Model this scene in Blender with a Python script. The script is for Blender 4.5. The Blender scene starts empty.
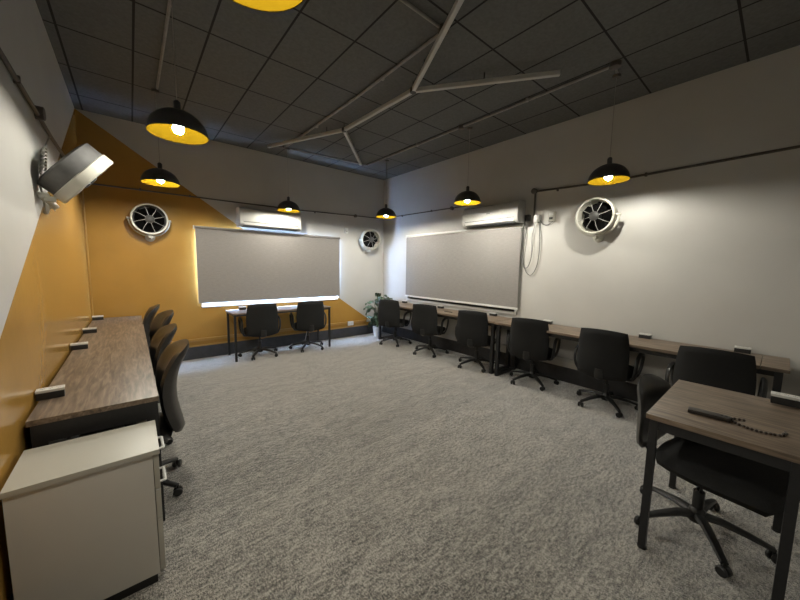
import bpy, bmesh, math, random
from mathutils import Vector, Matrix, Euler
random.seed(7)
S = bpy.context.scene
C = S.collection
PI = math.pi

# ------------------------------------------------------------------ room numbers
XL, XR, YB, YF, H = -0.407, 4.158, 5.533, -1.5, 3.216
CAMH = 1.42
DT = 0.72                                   # desk top height

# ------------------------------------------------------------------ materials
def new_mat(name):
    m = bpy.data.materials.new(name); m.use_nodes = True
    nt = m.node_tree
    return m, nt, nt.nodes['Principled BSDF']

def nd(nt, typ, **kw):
    n = nt.nodes.new(typ)
    for k, v in kw.items():
        if hasattr(n, k): setattr(n, k, v)
        else: n.inputs[k].default_value = v
    return n

def plain(name, col, rough=0.5, metal=0.0, var=0.12, scale=30.0, bump=0.0, spec=0.5, coat=0.0):
    """noise-varied principled material"""
    m, nt, b = new_mat(name)
    tc = nd(nt, 'ShaderNodeTexCoord')
    no = nd(nt, 'ShaderNodeTexNoise'); no.inputs['Scale'].default_value = scale; no.inputs['Detail'].default_value = 4
    nt.links.new(tc.outputs['Object'], no.inputs['Vector'])
    cr = nd(nt, 'ShaderNodeValToRGB')
    cr.color_ramp.elements[0].position = 0.3; cr.color_ramp.elements[1].position = 0.7
    cr.color_ramp.elements[0].color = tuple(c*(1-var) for c in col) + (1,)
    cr.color_ramp.elements[1].color = tuple(min(1, c*(1+var)) for c in col) + (1,)
    nt.links.new(no.outputs['Fac'], cr.inputs['Fac'])
    nt.links.new(cr.outputs['Color'], b.inputs['Base Color'])
    b.inputs['Roughness'].default_value = rough; b.inputs['Metallic'].default_value = metal
    b.inputs['Specular IOR Level'].default_value = spec
    b.inputs['Coat Weight'].default_value = coat
    if bump:
        bp = nd(nt, 'ShaderNodeBump'); bp.inputs['Strength'].default_value = bump; bp.inputs['Distance'].default_value = 0.004
        nt.links.new(no.outputs['Fac'], bp.inputs['Height']); nt.links.new(bp.outputs['Normal'], b.inputs['Normal'])
    return m

def math_node(nt, op, a, b=None, c=None):
    n = nt.nodes.new('ShaderNodeMath'); n.operation = op
    for i, v in enumerate((a, b, c)):
        if v is None: continue
        if isinstance(v, (int, float)): n.inputs[i].default_value = v
        else: nt.links.new(v, n.inputs[i])
    return n.outputs[0]

def wall_mat(name, axis=None, x0=0.0, slope=0.0, sign=1, grey=(0.50, 0.485, 0.455), rough=0.45):
    """painted plaster; below the diagonal z = H - slope*distance the paint is ochre"""
    m, nt, b = new_mat(name)
    tc = nd(nt, 'ShaderNodeTexCoord')
    no = nd(nt, 'ShaderNodeTexNoise', noise_dimensions='3D'); no.inputs['Scale'].default_value = 2.2; no.inputs['Detail'].default_value = 6
    nt.links.new(tc.outputs['Object'], no.inputs['Vector'])
    def ramp(col, v):
        cr = nd(nt, 'ShaderNodeValToRGB')
        cr.color_ramp.elements[0].position = 0.35; cr.color_ramp.elements[1].position = 0.65
        cr.color_ramp.elements[0].color = tuple(c*(1-v) for c in col) + (1,)
        cr.color_ramp.elements[1].color = tuple(c*(1+v) for c in col) + (1,)
        nt.links.new(no.outputs['Fac'], cr.inputs['Fac']); return cr.outputs['Color']
    base = ramp(grey, 0.03)
    if axis:
        sp = nd(nt, 'ShaderNodeSeparateXYZ'); nt.links.new(tc.outputs['Object'], sp.inputs[0])
        dist = math_node(nt, 'MULTIPLY', math_node(nt, 'SUBTRACT', sp.outputs[axis], x0), sign*slope)
        lim = math_node(nt, 'SUBTRACT', H, dist)
        fac = math_node(nt, 'LESS_THAN', sp.outputs['Z'], lim)
        mx = nd(nt, 'ShaderNodeMix', data_type='RGBA')
        nt.links.new(fac, mx.inputs[0]); nt.links.new(base, mx.inputs[6]); nt.links.new(ramp(OCHRE, 0.06), mx.inputs[7])
        base = mx.outputs[2]
        rg = nd(nt, 'ShaderNodeMix', data_type='FLOAT'); nt.links.new(fac, rg.inputs[0]); rg.inputs[2].default_value = rough; rg.inputs[3].default_value = 0.17
        nt.links.new(rg.outputs[0], b.inputs['Roughness'])
    else:
        b.inputs['Roughness'].default_value = rough
    nt.links.new(base, b.inputs['Base Color'])
    n2 = nd(nt, 'ShaderNodeTexNoise'); n2.inputs['Scale'].default_value = 9; n2.inputs['Detail'].default_value = 5
    nt.links.new(tc.outputs['Object'], n2.inputs['Vector'])
    bp = nd(nt, 'ShaderNodeBump'); bp.inputs['Strength'].default_value = 0.06; bp.inputs['Distance'].default_value = 0.02
    nt.links.new(n2.outputs['Fac'], bp.inputs['Height']); nt.links.new(bp.outputs['Normal'], b.inputs['Normal'])
    return m

OCHRE = (0.40, 0.222, 0.052)

def carpet_mat():
    m, nt, b = new_mat('carpet')
    tc = nd(nt, 'ShaderNodeTexCoord')
    def noise(scale, vec, detail=3, rough=0.6):
        n = nd(nt, 'ShaderNodeTexNoise'); n.inputs['Scale'].default_value = scale; n.inputs['Detail'].default_value = detail
        n.inputs['Roughness'].default_value = rough
        nt.links.new(vec, n.inputs['Vector']); return n.outputs['Fac']
    mp = nd(nt, 'ShaderNodeMapping'); mp.inputs['Scale'].default_value = (1, 0.38, 1)
    nt.links.new(tc.outputs['Object'], mp.inputs['Vector'])
    mp2 = nd(nt, 'ShaderNodeMapping'); mp2.inputs['Scale'].default_value = (0.35, 1, 1)
    nt.links.new(tc.outputs['Object'], mp2.inputs['Vector'])
    f1 = noise(150, mp.outputs[0], 3, .7); f2 = noise(65, mp2.outputs[0], 4, .7); f3 = noise(11.0, mp2.outputs[0], 4)
    f4 = noise(230, tc.outputs['Object'], 2)
    sp = nd(nt, 'ShaderNodeSeparateXYZ'); nt.links.new(tc.outputs['Object'], sp.inputs[0])
    # plank-like carpet tiles: alternate shade per tile row
    row = math_node(nt, 'FLOOR', math_node(nt, 'MULTIPLY', sp.outputs['Y'], 1/0.5))
    wn = nd(nt, 'ShaderNodeTexWhiteNoise', noise_dimensions='1D'); nt.links.new(row, wn.inputs['W'])
    a = math_node(nt, 'MULTIPLY_ADD', f1, 1.3, 0)
    a = math_node(nt, 'MULTIPLY_ADD', f2, 1.1, a)
    a = math_node(nt, 'MULTIPLY_ADD', f4, 1.3, a)
    a = math_node(nt, 'MULTIPLY_ADD', f3, 0.45, a)
    a = math_node(nt, 'MULTIPLY_ADD', wn.outputs['Value'], 0.05, a)
    a = math_node(nt, 'SUBTRACT', a, 1.61)
    cr = nd(nt, 'ShaderNodeValToRGB'); e = cr.color_ramp.elements
    e[0].position = 0.25; e[0].color = (0.035, 0.034, 0.032, 1)
    e[1].position = 0.73; e[1].color = (0.535, 0.50, 0.445, 1)
    k = cr.color_ramp.elements.new(0.46); k.color = (0.206, 0.19, 0.165, 1)
    nt.links.new(a, cr.inputs['Fac']); nt.links.new(cr.outputs['Color'], b.inputs['Base Color'])
    b.inputs['Roughness'].default_value = 0.95; b.inputs['Specular IOR Level'].default_value = 0.1
    b.inputs['Sheen Weight'].default_value = 1.0; b.inputs['Sheen Roughness'].default_value = 0.4
    bp = nd(nt, 'ShaderNodeBump'); bp.inputs['Strength'].default_value = 0.6; bp.inputs['Distance'].default_value = 0.006
    nt.links.new(a, bp.inputs['Height']); nt.links.new(bp.outputs['Normal'], b.inputs['Normal'])
    return m

def ceiling_mat():
    m, nt, b = new_mat('ceiling_tiles')
    tc = nd(nt, 'ShaderNodeTexCoord')
    sp = nd(nt, 'ShaderNodeSeparateXYZ'); nt.links.new(tc.outputs['Object'], sp.inputs[0])
    def groove(out, off, pitch, w):
        f = math_node(nt, 'FRACT', math_node(nt, 'DIVIDE', math_node(nt, 'SUBTRACT', out, off-50*pitch), pitch))
        d = math_node(nt, 'ABSOLUTE', math_node(nt, 'SUBTRACT', f, 0.5))
        return math_node(nt, 'GREATER_THAN', d, 0.5 - w/pitch)
    g = math_node(nt, 'MAXIMUM', groove(sp.outputs['X'], 1.48, 0.455, 0.008), groove(sp.outputs['Y'], 2.375, 0.675, 0.008))
    no = nd(nt, 'ShaderNodeTexNoise'); no.inputs['Scale'].default_value = 40; no.inputs['Detail'].default_value = 5
    nt.links.new(tc.outputs['Object'], no.inputs['Vector'])
    cr = nd(nt, 'ShaderNodeValToRGB'); e = cr.color_ramp.elements
    e[0].position = .3; e[1].position = .7; e[0].color = (0.122, 0.123, 0.118, 1); e[1].color = (0.150, 0.151, 0.145, 1)
    nt.links.new(no.outputs['Fac'], cr.inputs['Fac'])
    mx = nd(nt, 'ShaderNodeMix', data_type='RGBA')
    nt.links.new(g, mx.inputs[0]); nt.links.new(cr.outputs['Color'], mx.inputs[6]); mx.inputs[7].default_value = (0.03, 0.03, 0.03, 1)
    nt.links.new(mx.outputs[2], b.inputs['Base Color']); b.inputs['Roughness'].default_value = 0.9
    b.inputs['Specular IOR Level'].default_value = 0.15
    bp = nd(nt, 'ShaderNodeBump'); bp.inputs['Strength'].default_value = 0.5; bp.inputs['Distance'].default_value = 0.01; bp.invert = True
    nt.links.new(g, bp.inputs['Height']); nt.links.new(bp.outputs['Normal'], b.inputs['Normal'])
    return m

def wood_mat(name, along='Y'):
    m, nt, b = new_mat(name)
    tc = nd(nt, 'ShaderNodeTexCoord')
    mp = nd(nt, 'ShaderNodeMapping')
    mp.inputs['Scale'].default_value = (1, 0.10, 1) if along == 'Y' else (0.10, 1, 1)
    nt.links.new(tc.outputs['Object'], mp.inputs['Vector'])
    n0 = nd(nt, 'ShaderNodeTexNoise'); n0.inputs['Scale'].default_value = 42; n0.inputs['Detail'].default_value = 5; n0.inputs['Distortion'].default_value = 1.0
    n1 = nd(nt, 'ShaderNodeTexNoise'); n1.inputs['Scale'].default_value = 70; n1.inputs['Detail'].default_value = 6
    nt.links.new(mp.outputs[0], n0.inputs['Vector']); nt.links.new(mp.outputs[0], n1.inputs['Vector'])
    a = math_node(nt, 'MULTIPLY_ADD', n1.outputs['Fac'], 0.45, math_node(nt, 'MULTIPLY', n0.outputs['Fac'], 0.75))
    cr = nd(nt, 'ShaderNodeValToRGB'); e = cr.color_ramp.elements
    e[0].position = .42; e[0].color = (0.085, 0.062, 0.044, 1)
    e[1].position = .78; e[1].color = (0.27, 0.205, 0.148, 1)
    k = e.new(.58); k.color = (0.155, 0.113, 0.079, 1)
    nt.links.new(a, cr.inputs['Fac']); nt.links.new(cr.outputs['Color'], b.inputs['Base Color'])
    b.inputs['Roughness'].default_value = 0.42
    bp = nd(nt, 'ShaderNodeBump'); bp.inputs['Strength'].default_value = 0.08; bp.inputs['Distance'].default_value = 0.003
    nt.links.new(a, bp.inputs['Height']); nt.links.new(bp.outputs['Normal'], b.inputs['Normal'])
    return m

def weave_mat(name, col):
    m, nt, b = new_mat(name)
    tc = nd(nt, 'ShaderNodeTexCoord')
    mp = nd(nt, 'ShaderNodeMapping'); mp.inputs['Scale'].default_value = (0.25, 0.25, 1.6)
    nt.links.new(tc.outputs['Object'], mp.inputs['Vector'])
    n0 = nd(nt, 'ShaderNodeTexNoise'); n0.inputs['Scale'].default_value = 60; n0.inputs['Detail'].default_value = 4
    nt.links.new(mp.outputs[0], n0.inputs['Vector'])
    n1 = nd(nt, 'ShaderNodeTexNoise'); n1.inputs['Scale'].default_value = 160; n1.inputs['Detail'].default_value = 2
    nt.links.new(tc.outputs['Object'], n1.inputs['Vector'])
    a = math_node(nt, 'MULTIPLY_ADD', n1.outputs['Fac'], 0.5, math_node(nt, 'MULTIPLY', n0.outputs['Fac'], 0.5))
    cr = nd(nt, 'ShaderNodeValToRGB'); e = cr.color_ramp.elements
    e[0].position = .32; e[0].color = tuple(c*.86 for c in col)+(1,)
    e[1].position = .68; e[1].color = tuple(c*1.1 for c in col)+(1,)
    nt.links.new(a, cr.inputs['Fac']); nt.links.new(cr.outputs['Color'], b.inputs['Base Color'])
    b.inputs['Roughness'].default_value = 0.8
    b.inputs['Specular IOR Level'].default_value = 0.25
    return m

def emit_mat(name, col, strength):
    m, nt, b = new_mat(name)
    b.inputs['Base Color'].default_value = col + (1,)
    b.inputs['Emission Color'].default_value = col + (1,)
    b.inputs['Emission Strength'].default_value = strength
    return m

M = {}
M['carpet'] = carpet_mat()
M['ceiling'] = ceiling_mat()
M['wall_back'] = wall_mat('wall_paint_back', 'X', XL, 0.692, 1)
M['wall_left'] = wall_mat('wall_paint_left', 'Y', YB, 0.585, -1)
M['wall_plain'] = wall_mat('wall_paint_plain')
M['ochre'] = plain('ochre_gloss_paint', OCHRE, 0.35, var=.05, scale=4)
M['grey_trim'] = plain('grey_gloss_paint', (0.46, 0.45, 0.42), 0.4, var=.04, scale=4)
M['skirting'] = plain('dark_skirting', (0.045, 0.046, 0.05), 0.45, var=.2, scale=12)
M['wood'] = wood_mat('walnut_laminate', 'Y')
M['wood_x'] = wood_mat('walnut_laminate_cross', 'X')
M['steel'] = plain('black_powder_coat', (0.012, 0.012, 0.013), 0.42, var=.15, scale=60)
M['fabric'] = plain('black_chair_fabric', (0.013, 0.013, 0.013), 0.85, var=.35, scale=260, bump=.3, spec=.3)
M['leather'] = plain('black_chair_leatherette', (0.019, 0.017, 0.015), 0.36, var=.2, scale=40, bump=.05)
M['shell'] = plain('grey_black_chair_shell', (0.06, 0.06, 0.058), 0.42, var=.1, scale=20)
M['plastic'] = plain('black_plastic', (0.014, 0.014, 0.014), 0.38, var=.15, scale=50)
M['cab'] = plain('cream_metal', (0.43, 0.415, 0.36), 0.4, var=.025, scale=3)
M['cabside'] = plain('grey_metal', (0.54, 0.515, 0.465), 0.5, var=.03, scale=3)
M['white'] = plain('white_plastic', (0.60, 0.59, 0.56), 0.35, var=.03, scale=10)
M['whiteframe'] = plain('white_frame_paint', (0.70, 0.70, 0.68), 0.45, var=.03, scale=10)
M['ac_white'] = plain('white_ac_plastic', (0.46, 0.455, 0.43), 0.4, var=.03, scale=10)
M['fan_black'] = plain('matt_black_fan_plastic', (0.006, 0.006, 0.006), 0.8, spec=.1)
M['cream'] = plain('cream_fan_enamel', (0.50, 0.485, 0.42), 0.4, var=.05, scale=15)
M['fangrey'] = plain('grey_fan_drum', (0.085, 0.083, 0.081), 0.6, var=.25, scale=14)
M['darkgrey'] = plain('dark_grey_metal', (0.03, 0.029, 0.027), 0.5, var=.2, scale=25)
M['spoke'] = plain('grille_wire_metal', (0.26, 0.25, 0.235), 0.35, var=.1, scale=25)
M['conduit'] = plain('dark_conduit_paint', (0.075, 0.065, 0.053), 0.5, var=.3, scale=10)
M['conduit_grey'] = plain('grey_conduit_paint', (0.26, 0.25, 0.235), 0.45, var=.2, scale=10)
M['blind'] = weave_mat('grey_beige_blind_weave', (0.245, 0.228, 0.215))
M['gold'] = plain('dark_gold_lacquer', (0.020, 0.0120, 0.0005), 0.7, var=.06, scale=12, spec=0.0)
M['domeblack'] = plain('black_dome_enamel', (0.045, 0.045, 0.047), 0.45, var=.15, scale=20)
M['led'] = plain('dull_white_light_profile', (0.50, 0.49, 0.46), 0.5, var=.05, scale=8)
M['cable'] = plain('grey_cable', (0.17, 0.165, 0.155), 0.5, var=.15, scale=20)
M['leaf'] = plain('dark_green_leaf', (0.115, 0.165, 0.105), 0.35, var=.5, scale=6)
M['stem'] = plain('plant_stem', (0.07, 0.10, 0.04), 0.6)
M['soil'] = plain('potting_soil', (0.03, 0.02, 0.015), 0.95, var=.4, scale=50, bump=.5)
M['pot'] = plain('white_ceramic', (0.60, 0.60, 0.58), 0.35, var=.05)
M['beads'] = plain('dark_wood_bead', (0.035, 0.022, 0.016), 0.35, var=.4, scale=90)
M['darkwood'] = plain('dark_brown_case', (0.022, 0.017, 0.014), 0.35, var=.2, scale=50)
M['button'] = plain('grey_rubber_button', (0.09, 0.09, 0.09), 0.6)
BULB = 1500.0
M['bulb'] = emit_mat('warm_lamp_bulb', (1.0, 0.965, 0.85), BULB)
for i_, k_ in enumerate((.60, .58, .98, .80, 1.0, 1.25, .64)):     # the seven bulbs differ a little in wattage
    M['bulb_%d' % i_] = emit_mat('warm_lamp_bulb_%d' % i_, (1.0, 0.965, 0.85), BULB*k_)
M['sky_pane'] = emit_mat('daylight_frosted_glass', (0.42, 0.63, 1.0), 330.0)
M['low_pane'] = emit_mat('dim_daylight_frosted_glass', (0.35, 0.37, 0.40), 0.5)
M['dark_pane'] = plain('dark_window_glass', (0.02, 0.022, 0.025), 0.1)
M['chrome'] = plain('chrome', (0.6, 0.6, 0.6), 0.2, metal=1.0, var=.03)

# ------------------------------------------------------------------ mesh helpers
def box(bm, c, s, bevel=0.0, rot=None):
    r = bmesh.ops.create_cube(bm, size=1.0)
    vs = r['verts']
    bmesh.ops.scale(bm, vec=Vector(s), verts=vs)
    if bevel:
        es = list({e for v in vs for e in v.link_edges})
        b = bmesh.ops.bevel(bm, geom=es, offset=bevel, segments=2, affect='EDGES', profile=0.7)
        vs = list({v for f in b['faces'] for v in f.verts} | {v for v in vs if v.is_valid})
    if rot is not None:
        bmesh.ops.rotate(bm, verts=vs, cent=(0, 0, 0), matrix=rot)
    bmesh.ops.translate(bm, vec=Vector(c), verts=vs)
    return vs

def bx(bm, x0, x1, y0, y1, z0, z1, bevel=0.0):
    return box(bm, ((x0+x1)/2, (y0+y1)/2, (z0+z1)/2), (x1-x0, y1-y0, z1-z0), bevel)

def smooth_path(pts, n=6):
    pts = [Vector(p) for p in pts]
    if len(pts) < 3: return pts
    out = []
    P = [pts[0]] + pts + [pts[-1]]
    for i in range(1, len(P)-2):
        p0, p1, p2, p3 = P[i-1], P[i], P[i+1], P[i+2]
        for k in range(n):
            t = k/n
            out.append(0.5*((2*p1)+(-p0+p2)*t+(2*p0-5*p1+4*p2-p3)*t*t+(-p0+3*p1-3*p2+p3)*t**3))
    out.append(pts[-1]); return out

def tube(bm, pts, r, seg=10, closed=False, smooth=0, flat=None):
    if smooth: pts = smooth_path(pts, smooth)
    pts = [Vector(p) for p in pts]
    n = len(pts); rings = []
    prev = None
    for i, p in enumerate(pts):
        if closed: t = (pts[(i+1) % n]-pts[i-1])
        else: t = pts[min(i+1, n-1)]-pts[max(i-1, 0)]
        t.normalize()
        if prev is None:
            a = Vector((0, 0, 1)) if abs(t.z) < .9 else Vector((1, 0, 0))
            u = t.cross(a).normalized()
        else:
            u = (prev - t*prev.dot(t))
            if u.length < 1e-6: u = t.orthogonal()
            u.normalize()
        prev = u; w = t.cross(u)
        rr = r[i] if isinstance(r, (list, tuple)) else r
        fu, fw = flat if flat else (1, 1)
        rings.append([bm.verts.new(p + u*(math.cos(2*PI*k/seg)*rr*fu) + w*(math.sin(2*PI*k/seg)*rr*fw)) for k in range(seg)])
    m = n if closed else n-1
    for i in range(m):
        A, B = rings[i], rings[(i+1) % n]
        for k in range(seg):
            bm.faces.new((A[k], A[(k+1) % seg], B[(k+1) % seg], B[k]))
    if not closed:
        bm.faces.new(rings[0][::-1]); bm.faces.new(rings[-1])

def lathe(bm, prof, seg=32, c=(0, 0, 0), mat=None, close=False):
    """profile [(r,z)...] round z; mat: Matrix applied afterwards"""
    vs = []; c = Vector(c); rings = []
    for r, z in prof:
        if r < 1e-6:
            v = bm.verts.new((0, 0, z)); rings.append([v]); vs.append(v)
        else:
            ring = [bm.verts.new((r*math.cos(2*PI*k/seg), r*math.sin(2*PI*k/seg), z)) for k in range(seg)]
            rings.append(ring); vs += ring
    pairs = list(zip(rings, rings[1:]))
    if close: pairs.append((rings[-1], rings[0]))
    for A, B in pairs:
        if len(A) == 1 and len(B) == 1: continue
        for k in range(seg):
            k2 = (k+1) % seg
            if len(A) == 1: bm.faces.new((A[0], B[k2], B[k]))
            elif len(B) == 1: bm.faces.new((A[k], A[k2], B[0]))
            else: bm.faces.new((A[k], A[k2], B[k2], B[k]))
    if mat is not None:
        for v in vs: v.co = mat @ v.co
    for v in vs: v.co += c
    return vs

def ring_torus(bm, R, r, c=(0, 0, 0), seg=32, s2=8):
    pts = [Vector(c)+Vector((R*math.cos(2*PI*k/seg), R*math.sin(2*PI*k/seg), 0)) for k in range(seg)]
    tube(bm, pts, r, s2, closed=True)

def obj(name, bm, mat, parent=None, smooth=True, loc=None):
    bmesh.ops.recalc_face_normals(bm, faces=bm.faces[:])
    me = bpy.data.meshes.new(name); bm.to_mesh(me); bm.free()
    me.materials.append(mat)
    if smooth:
        for p in me.polygons: p.use_smooth = True
        try: me.set_sharp_from_angle(angle=math.radians(38))
        except Exception: pass
    o = bpy.data.objects.new(name, me); C.objects.link(o)
    if parent: o.parent = parent
    if loc: o.location = loc
    return o

def B(): return bmesh.new()

def boxes(name, specs, mat, parent=None, bevel=0.0):
    bm = B()
    for s in specs: bx(bm, *s, bevel=bevel)
    return obj(name, bm, mat, parent)

def tag(o, label, cat, group=None):
    o['label'] = label; o['category'] = cat
    if group: o['group'] = group
    return o

def thing(name, label, cat, loc=(0, 0, 0), rz=0.0, group=None):
    o = bpy.data.objects.new(name, None); C.objects.link(o)
    o.empty_display_size = 0.1
    o.location = loc; o.rotation_euler = (0, 0, rz)
    return tag(o, label, cat, group)

KIDS = {}
def kids(o): return [c for c in list(C.objects) if c.parent == o]

def dup(root, loc, rz, label):
    def cp(o, par):
        c = o.copy(); C.objects.link(c); c.parent = par
        for ch in kids(o): cp(ch, c)
        return c
    r = root.copy(); C.objects.link(r)
    r.location = loc; r.rotation_euler = (0, 0, rz); r['label'] = label
    for ch in kids(root): cp(ch, r)
    return r

def struct(o):
    o['kind'] = 'structure'; return o

# ------------------------------------------------------------------ the setting
T = 0.2
struct(boxes('floor', [(XL-T, XR+T, YF-T, YB+T, -0.1, 0)], M['carpet']))
struct(boxes('ceiling', [(XL-T, XR+T, YF-T, YB+T, H, H+0.1)], M['ceiling']))
struct(boxes('wall_left', [(XL-T, XL, YF, YB+T, 0, H)], M['wall_left']))
struct(boxes('wall_front', [(XL-T, XR+T, YF-T, YF, 0, H)], M['wall_plain']))

# back wall with a window opening
WB = (0.785, 3.066, 0.765, 1.92)           # x0 x1 z0 z1
def wall_with_hole_x(name, y0, y1, x0, x1, hole, mat):
    a, b, c, d = hole
    return struct(boxes(name, [(x0, a, y0, y1, 0, H), (b, x1, y0, y1, 0, H), (a, b, y0, y1, 0, c), (a, b, y0, y1, d, H)], mat))
wall_with_hole_x('wall_back', YB, YB+T, XL, XR, WB, M['wall_back'])
WR = (2.40, 4.70, 0.80, 1.975)           # y0 y1 z0 z1
a, b, c, d = WR
struct(boxes('wall_right', [(XR, XR+T, YF, a, 0, H), (XR, XR+T, b, YB+T, 0, H), (XR, XR+T, a, b, 0, c), (XR, XR+T, a, b, d, H)], M['wall_plain']))

# window 1 (back, daylight behind the blind)
w1 = struct(bpy.data.objects.new('window_1', None)); C.objects.link(w1); w1.location = ((WB[0]+WB[1])/2, YB+.12, WB[2])
def wl(spec, o): # world box -> local of unrotated empty
    x, y, z = o.location
    return (spec[0]-x, spec[1]-x, spec[2]-y, spec[3]-y, spec[4]-z, spec[5]-z)
fr = [(WB[0], WB[0]+.05, YB+.10, YB+.15, WB[2], WB[3]), (WB[1]-.05, WB[1], YB+.10, YB+.15, WB[2], WB[3]),
      (WB[0]+.05, WB[1]-.05, YB+.10, YB+.15, WB[2], WB[2]+.05), (WB[0]+.05, WB[1]-.05, YB+.10, YB+.15, WB[3]-.05, WB[3]),
      (1.915, 1.935, YB+.10, YB+.15, WB[2]+.05, WB[3]-.05)]
boxes('window_frame', [wl(s, w1) for s in fr], M['whiteframe'], w1)
boxes('window_sill', [wl((WB[0], WB[1], YB-.012, YB+.10, WB[2], WB[2]+.022), w1)], M['whiteframe'], w1)
boxes('pane', [wl((WB[0]+.05, WB[1]-.05, YB+.155, YB+.165, 1.03, WB[3]-.05), w1)], M['sky_pane'], w1)
boxes('pane', [wl((WB[0]+.05, WB[1]-.05, YB+.155, YB+.165, WB[2]+.05, 1.03), w1)], M['low_pane'], w1)
boxes('shutter_board', [wl((WB[0], WB[1], YB+.175, YB+.195, WB[2], WB[3]), w1)], M['grey_trim'], w1)

# window 2 (right, no daylight)
w2 = struct(bpy.data.objects.new('window_2', None)); C.objects.link(w2); w2.location = (XR+.12, (a+b)/2, c)
fr = [(XR+.06, XR+.11, a, a+.05, c, d), (XR+.06, XR+.11, b-.05, b, c, d), (XR+.06, XR+.11, a+.05, b-.05, c, c+.05), (XR+.06, XR+.11, a+.05, b-.05, d-.05, d)]
boxes('window_frame', [wl(s, w2) for s in fr], M['darkgrey'], w2)
boxes('pane', [wl((XR+.115, XR+.125, a, b, c, d), w2)], M['dark_pane'], w2)
fr = [(XR-.012, XR-.0005, a-.03, a, c-.03, d+.03), (XR-.012, XR-.0005, b, b+.03, c-.03, d+.03), (XR-.012, XR-.0005, a, b, d, d+.03), (XR-.02, XR-.0005, a-.03, b+.03, c-.03, c)]
boxes('window_casing', [wl(s, w2) for s in fr], M['whiteframe'], w2)

# skirting boards and raceway rails
struct(boxes('baseboard_back', [(XL, XR, YB-.018, YB, 0, .185)], M['skirting']))
struct(boxes('baseboard_right', [(XR-.018, XR, YF, YB-.018, 0, .185)], M['skirting']))
struct(boxes('baseboard_left', [(XL, XL+.018, YF, YB-.018, 0, .185)], M['skirting']))
struct(boxes('trim_1', [(XL, 3.72, YB-.028, YB, .262, .306), (XL, 3.72, YB-.012, YB, .185, .205)], M['ochre'], bevel=.004))
struct(boxes('trim_2', [(XR-.028, XR, -1.3, YB-.03, .262, .306), (3.73, XR-.03, YB-.028, YB, .262, .306)], M['grey_trim'], bevel=.004))
bm = B(); tube(bm, [(XL+.006, YB-.006, .31), (XL+.006, YB-.006, 2.33)], .011, 8)  # added ochre rod, stands in for the pale gloss reflection along the corner
struct(obj('corner_glare_rod', bm, M['ochre']))

# ------------------------------------------------------------------ roller blinds
bl = thing('roller_blind', 'grey roller blind lowered over the daylit window on the ochre-painted back wall', 'blind', (1.912, YB-.005, .836), 0, 'window roller blinds')
bm = B()
bx(bm, -2.345/2, 2.345/2, -.002, .002, 0, 1.09)
o = obj('blind_fabric', bm, M['blind'], bl); o.location = (0, -.035, .01)
bm = B(); tube(bm, [(-1.18, -.035, 1.108), (1.18, -.035, 1.108)], .020, 14)
obj('roller_tube', bm, M['blind'], bl)
bm = B(); box(bm, (0, -.036, .008), (2.345, .014, .018), .004); obj('bottom_bar', bm, M['blind'], bl)
for s in (-1, 1):
    bm = B(); box(bm, (s*1.188, -.021, 1.108), (.012, .042, .05), .003); obj('end_bracket', bm, M['white'], bl)

bl = thing('roller_blind', 'grey roller blind with white bottom bar lowered over the right-hand window', 'blind', (XR-.014, 3.53, .85), PI/2, 'window roller blinds')
bm = B(); bx(bm, -2.38/2, 2.38/2, -.002, .002, 0, 1.125)
o = obj('blind_fabric', bm, M['blind'], bl); o.location = (0, .035, .02)
bm = B(); tube(bm, [(-1.185, .030, 1.152), (1.185, .030, 1.152)], .020, 14)
obj('roller_tube', bm, M['white'], bl)
bm = B(); box(bm, (0, .036, .010), (2.40, .018, .030), .004); obj('bottom_bar', bm, M['white'], bl)
for s in (-1, 1):
    bm = B(); box(bm, (s*1.205, .020, 1.146), (.012, .040, .05), .003); obj('end_bracket', bm, M['white'], bl)

# ------------------------------------------------------------------ air conditioners
def air_con(label, loc, rz, length, name='air_conditioner'):
    """local: back on y=0, front towards -y, x centred, z from 0"""
    t = thing(name, label, 'air conditioner', loc, rz, 'split air conditioners')
    hh, dd = .285, .20
    prof = [(0, .0), (-.13, .0), (-.175, .02), (-dd, .06), (-dd+.004, .20), (-dd+.018, .262), (-dd+.05, hh), (0, hh)]
    bm = B()
    def extr(prof, x0, x1):
        A = [bm.verts.new((x0, y, z)) for y, z in prof]; Bv = [bm.verts.new((x1, y, z)) for y, z in prof]
        n = len(prof)
        for i in range(n): bm.faces.new((A[i], A[(i+1) % n], Bv[(i+1) % n], Bv[i]))
        bm.faces.new(A[::-1]); bm.faces.new(Bv)
    extr(prof, -length/2+.012, length/2-.012)
    obj('body', bm, M['ac_white'], t)
    for s in (-1, 1):
        bm = B()
        p2 = [(y*1.02 if y else 0, z+(.003 if z > .1 else -.003)) for y, z in prof]
        extr(p2, s*(length/2-.012)-.012*(s < 0), s*(length/2-.012)+.012*(s > 0)); obj('end_cap', bm, M['ac_white'], t)
    bm = B(); box(bm, (0, -dd+.020, .052), (length-.10, .034, .014), .003, Matrix.Rotation(-.5, 3, 'X')); 
    bm.free()
    bm = B(); bx(bm, -length/2+.05, length/2-.05, -dd-.003, -dd+.02, .066, .074); obj('panel_gap', bm, M['darkgrey'], t)
    bm = B(); bx(bm, -length/2+.05, length/2-.05, -.184, -.150, .008, .016); bx(bm, -length/2+.05, length/2-.05, -.158, -.06, -.004, .002)
    obj('outlet_slot', bm, M['darkgrey'], t)
    bm = B(); bx(bm, -length/2+.06, length/2-.06, -.196, -.188, .028, .060); obj('louvre', bm, M['ac_white'], t)
    bm = B(); bx(bm, -.03, .03, -dd-.0005, -dd+.006, .155, .167); obj('badge', bm, M['button'], t)
    return t
air_con('white wall air conditioner above the back window blind beside ochre paint', (1.78, YB-.001, 2.0), 0, .96)
air_con('white wall air conditioner above the right-hand window blind beside hanging wires', (XR-.001, 2.78, 2.036), -PI/2, .92)

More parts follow.
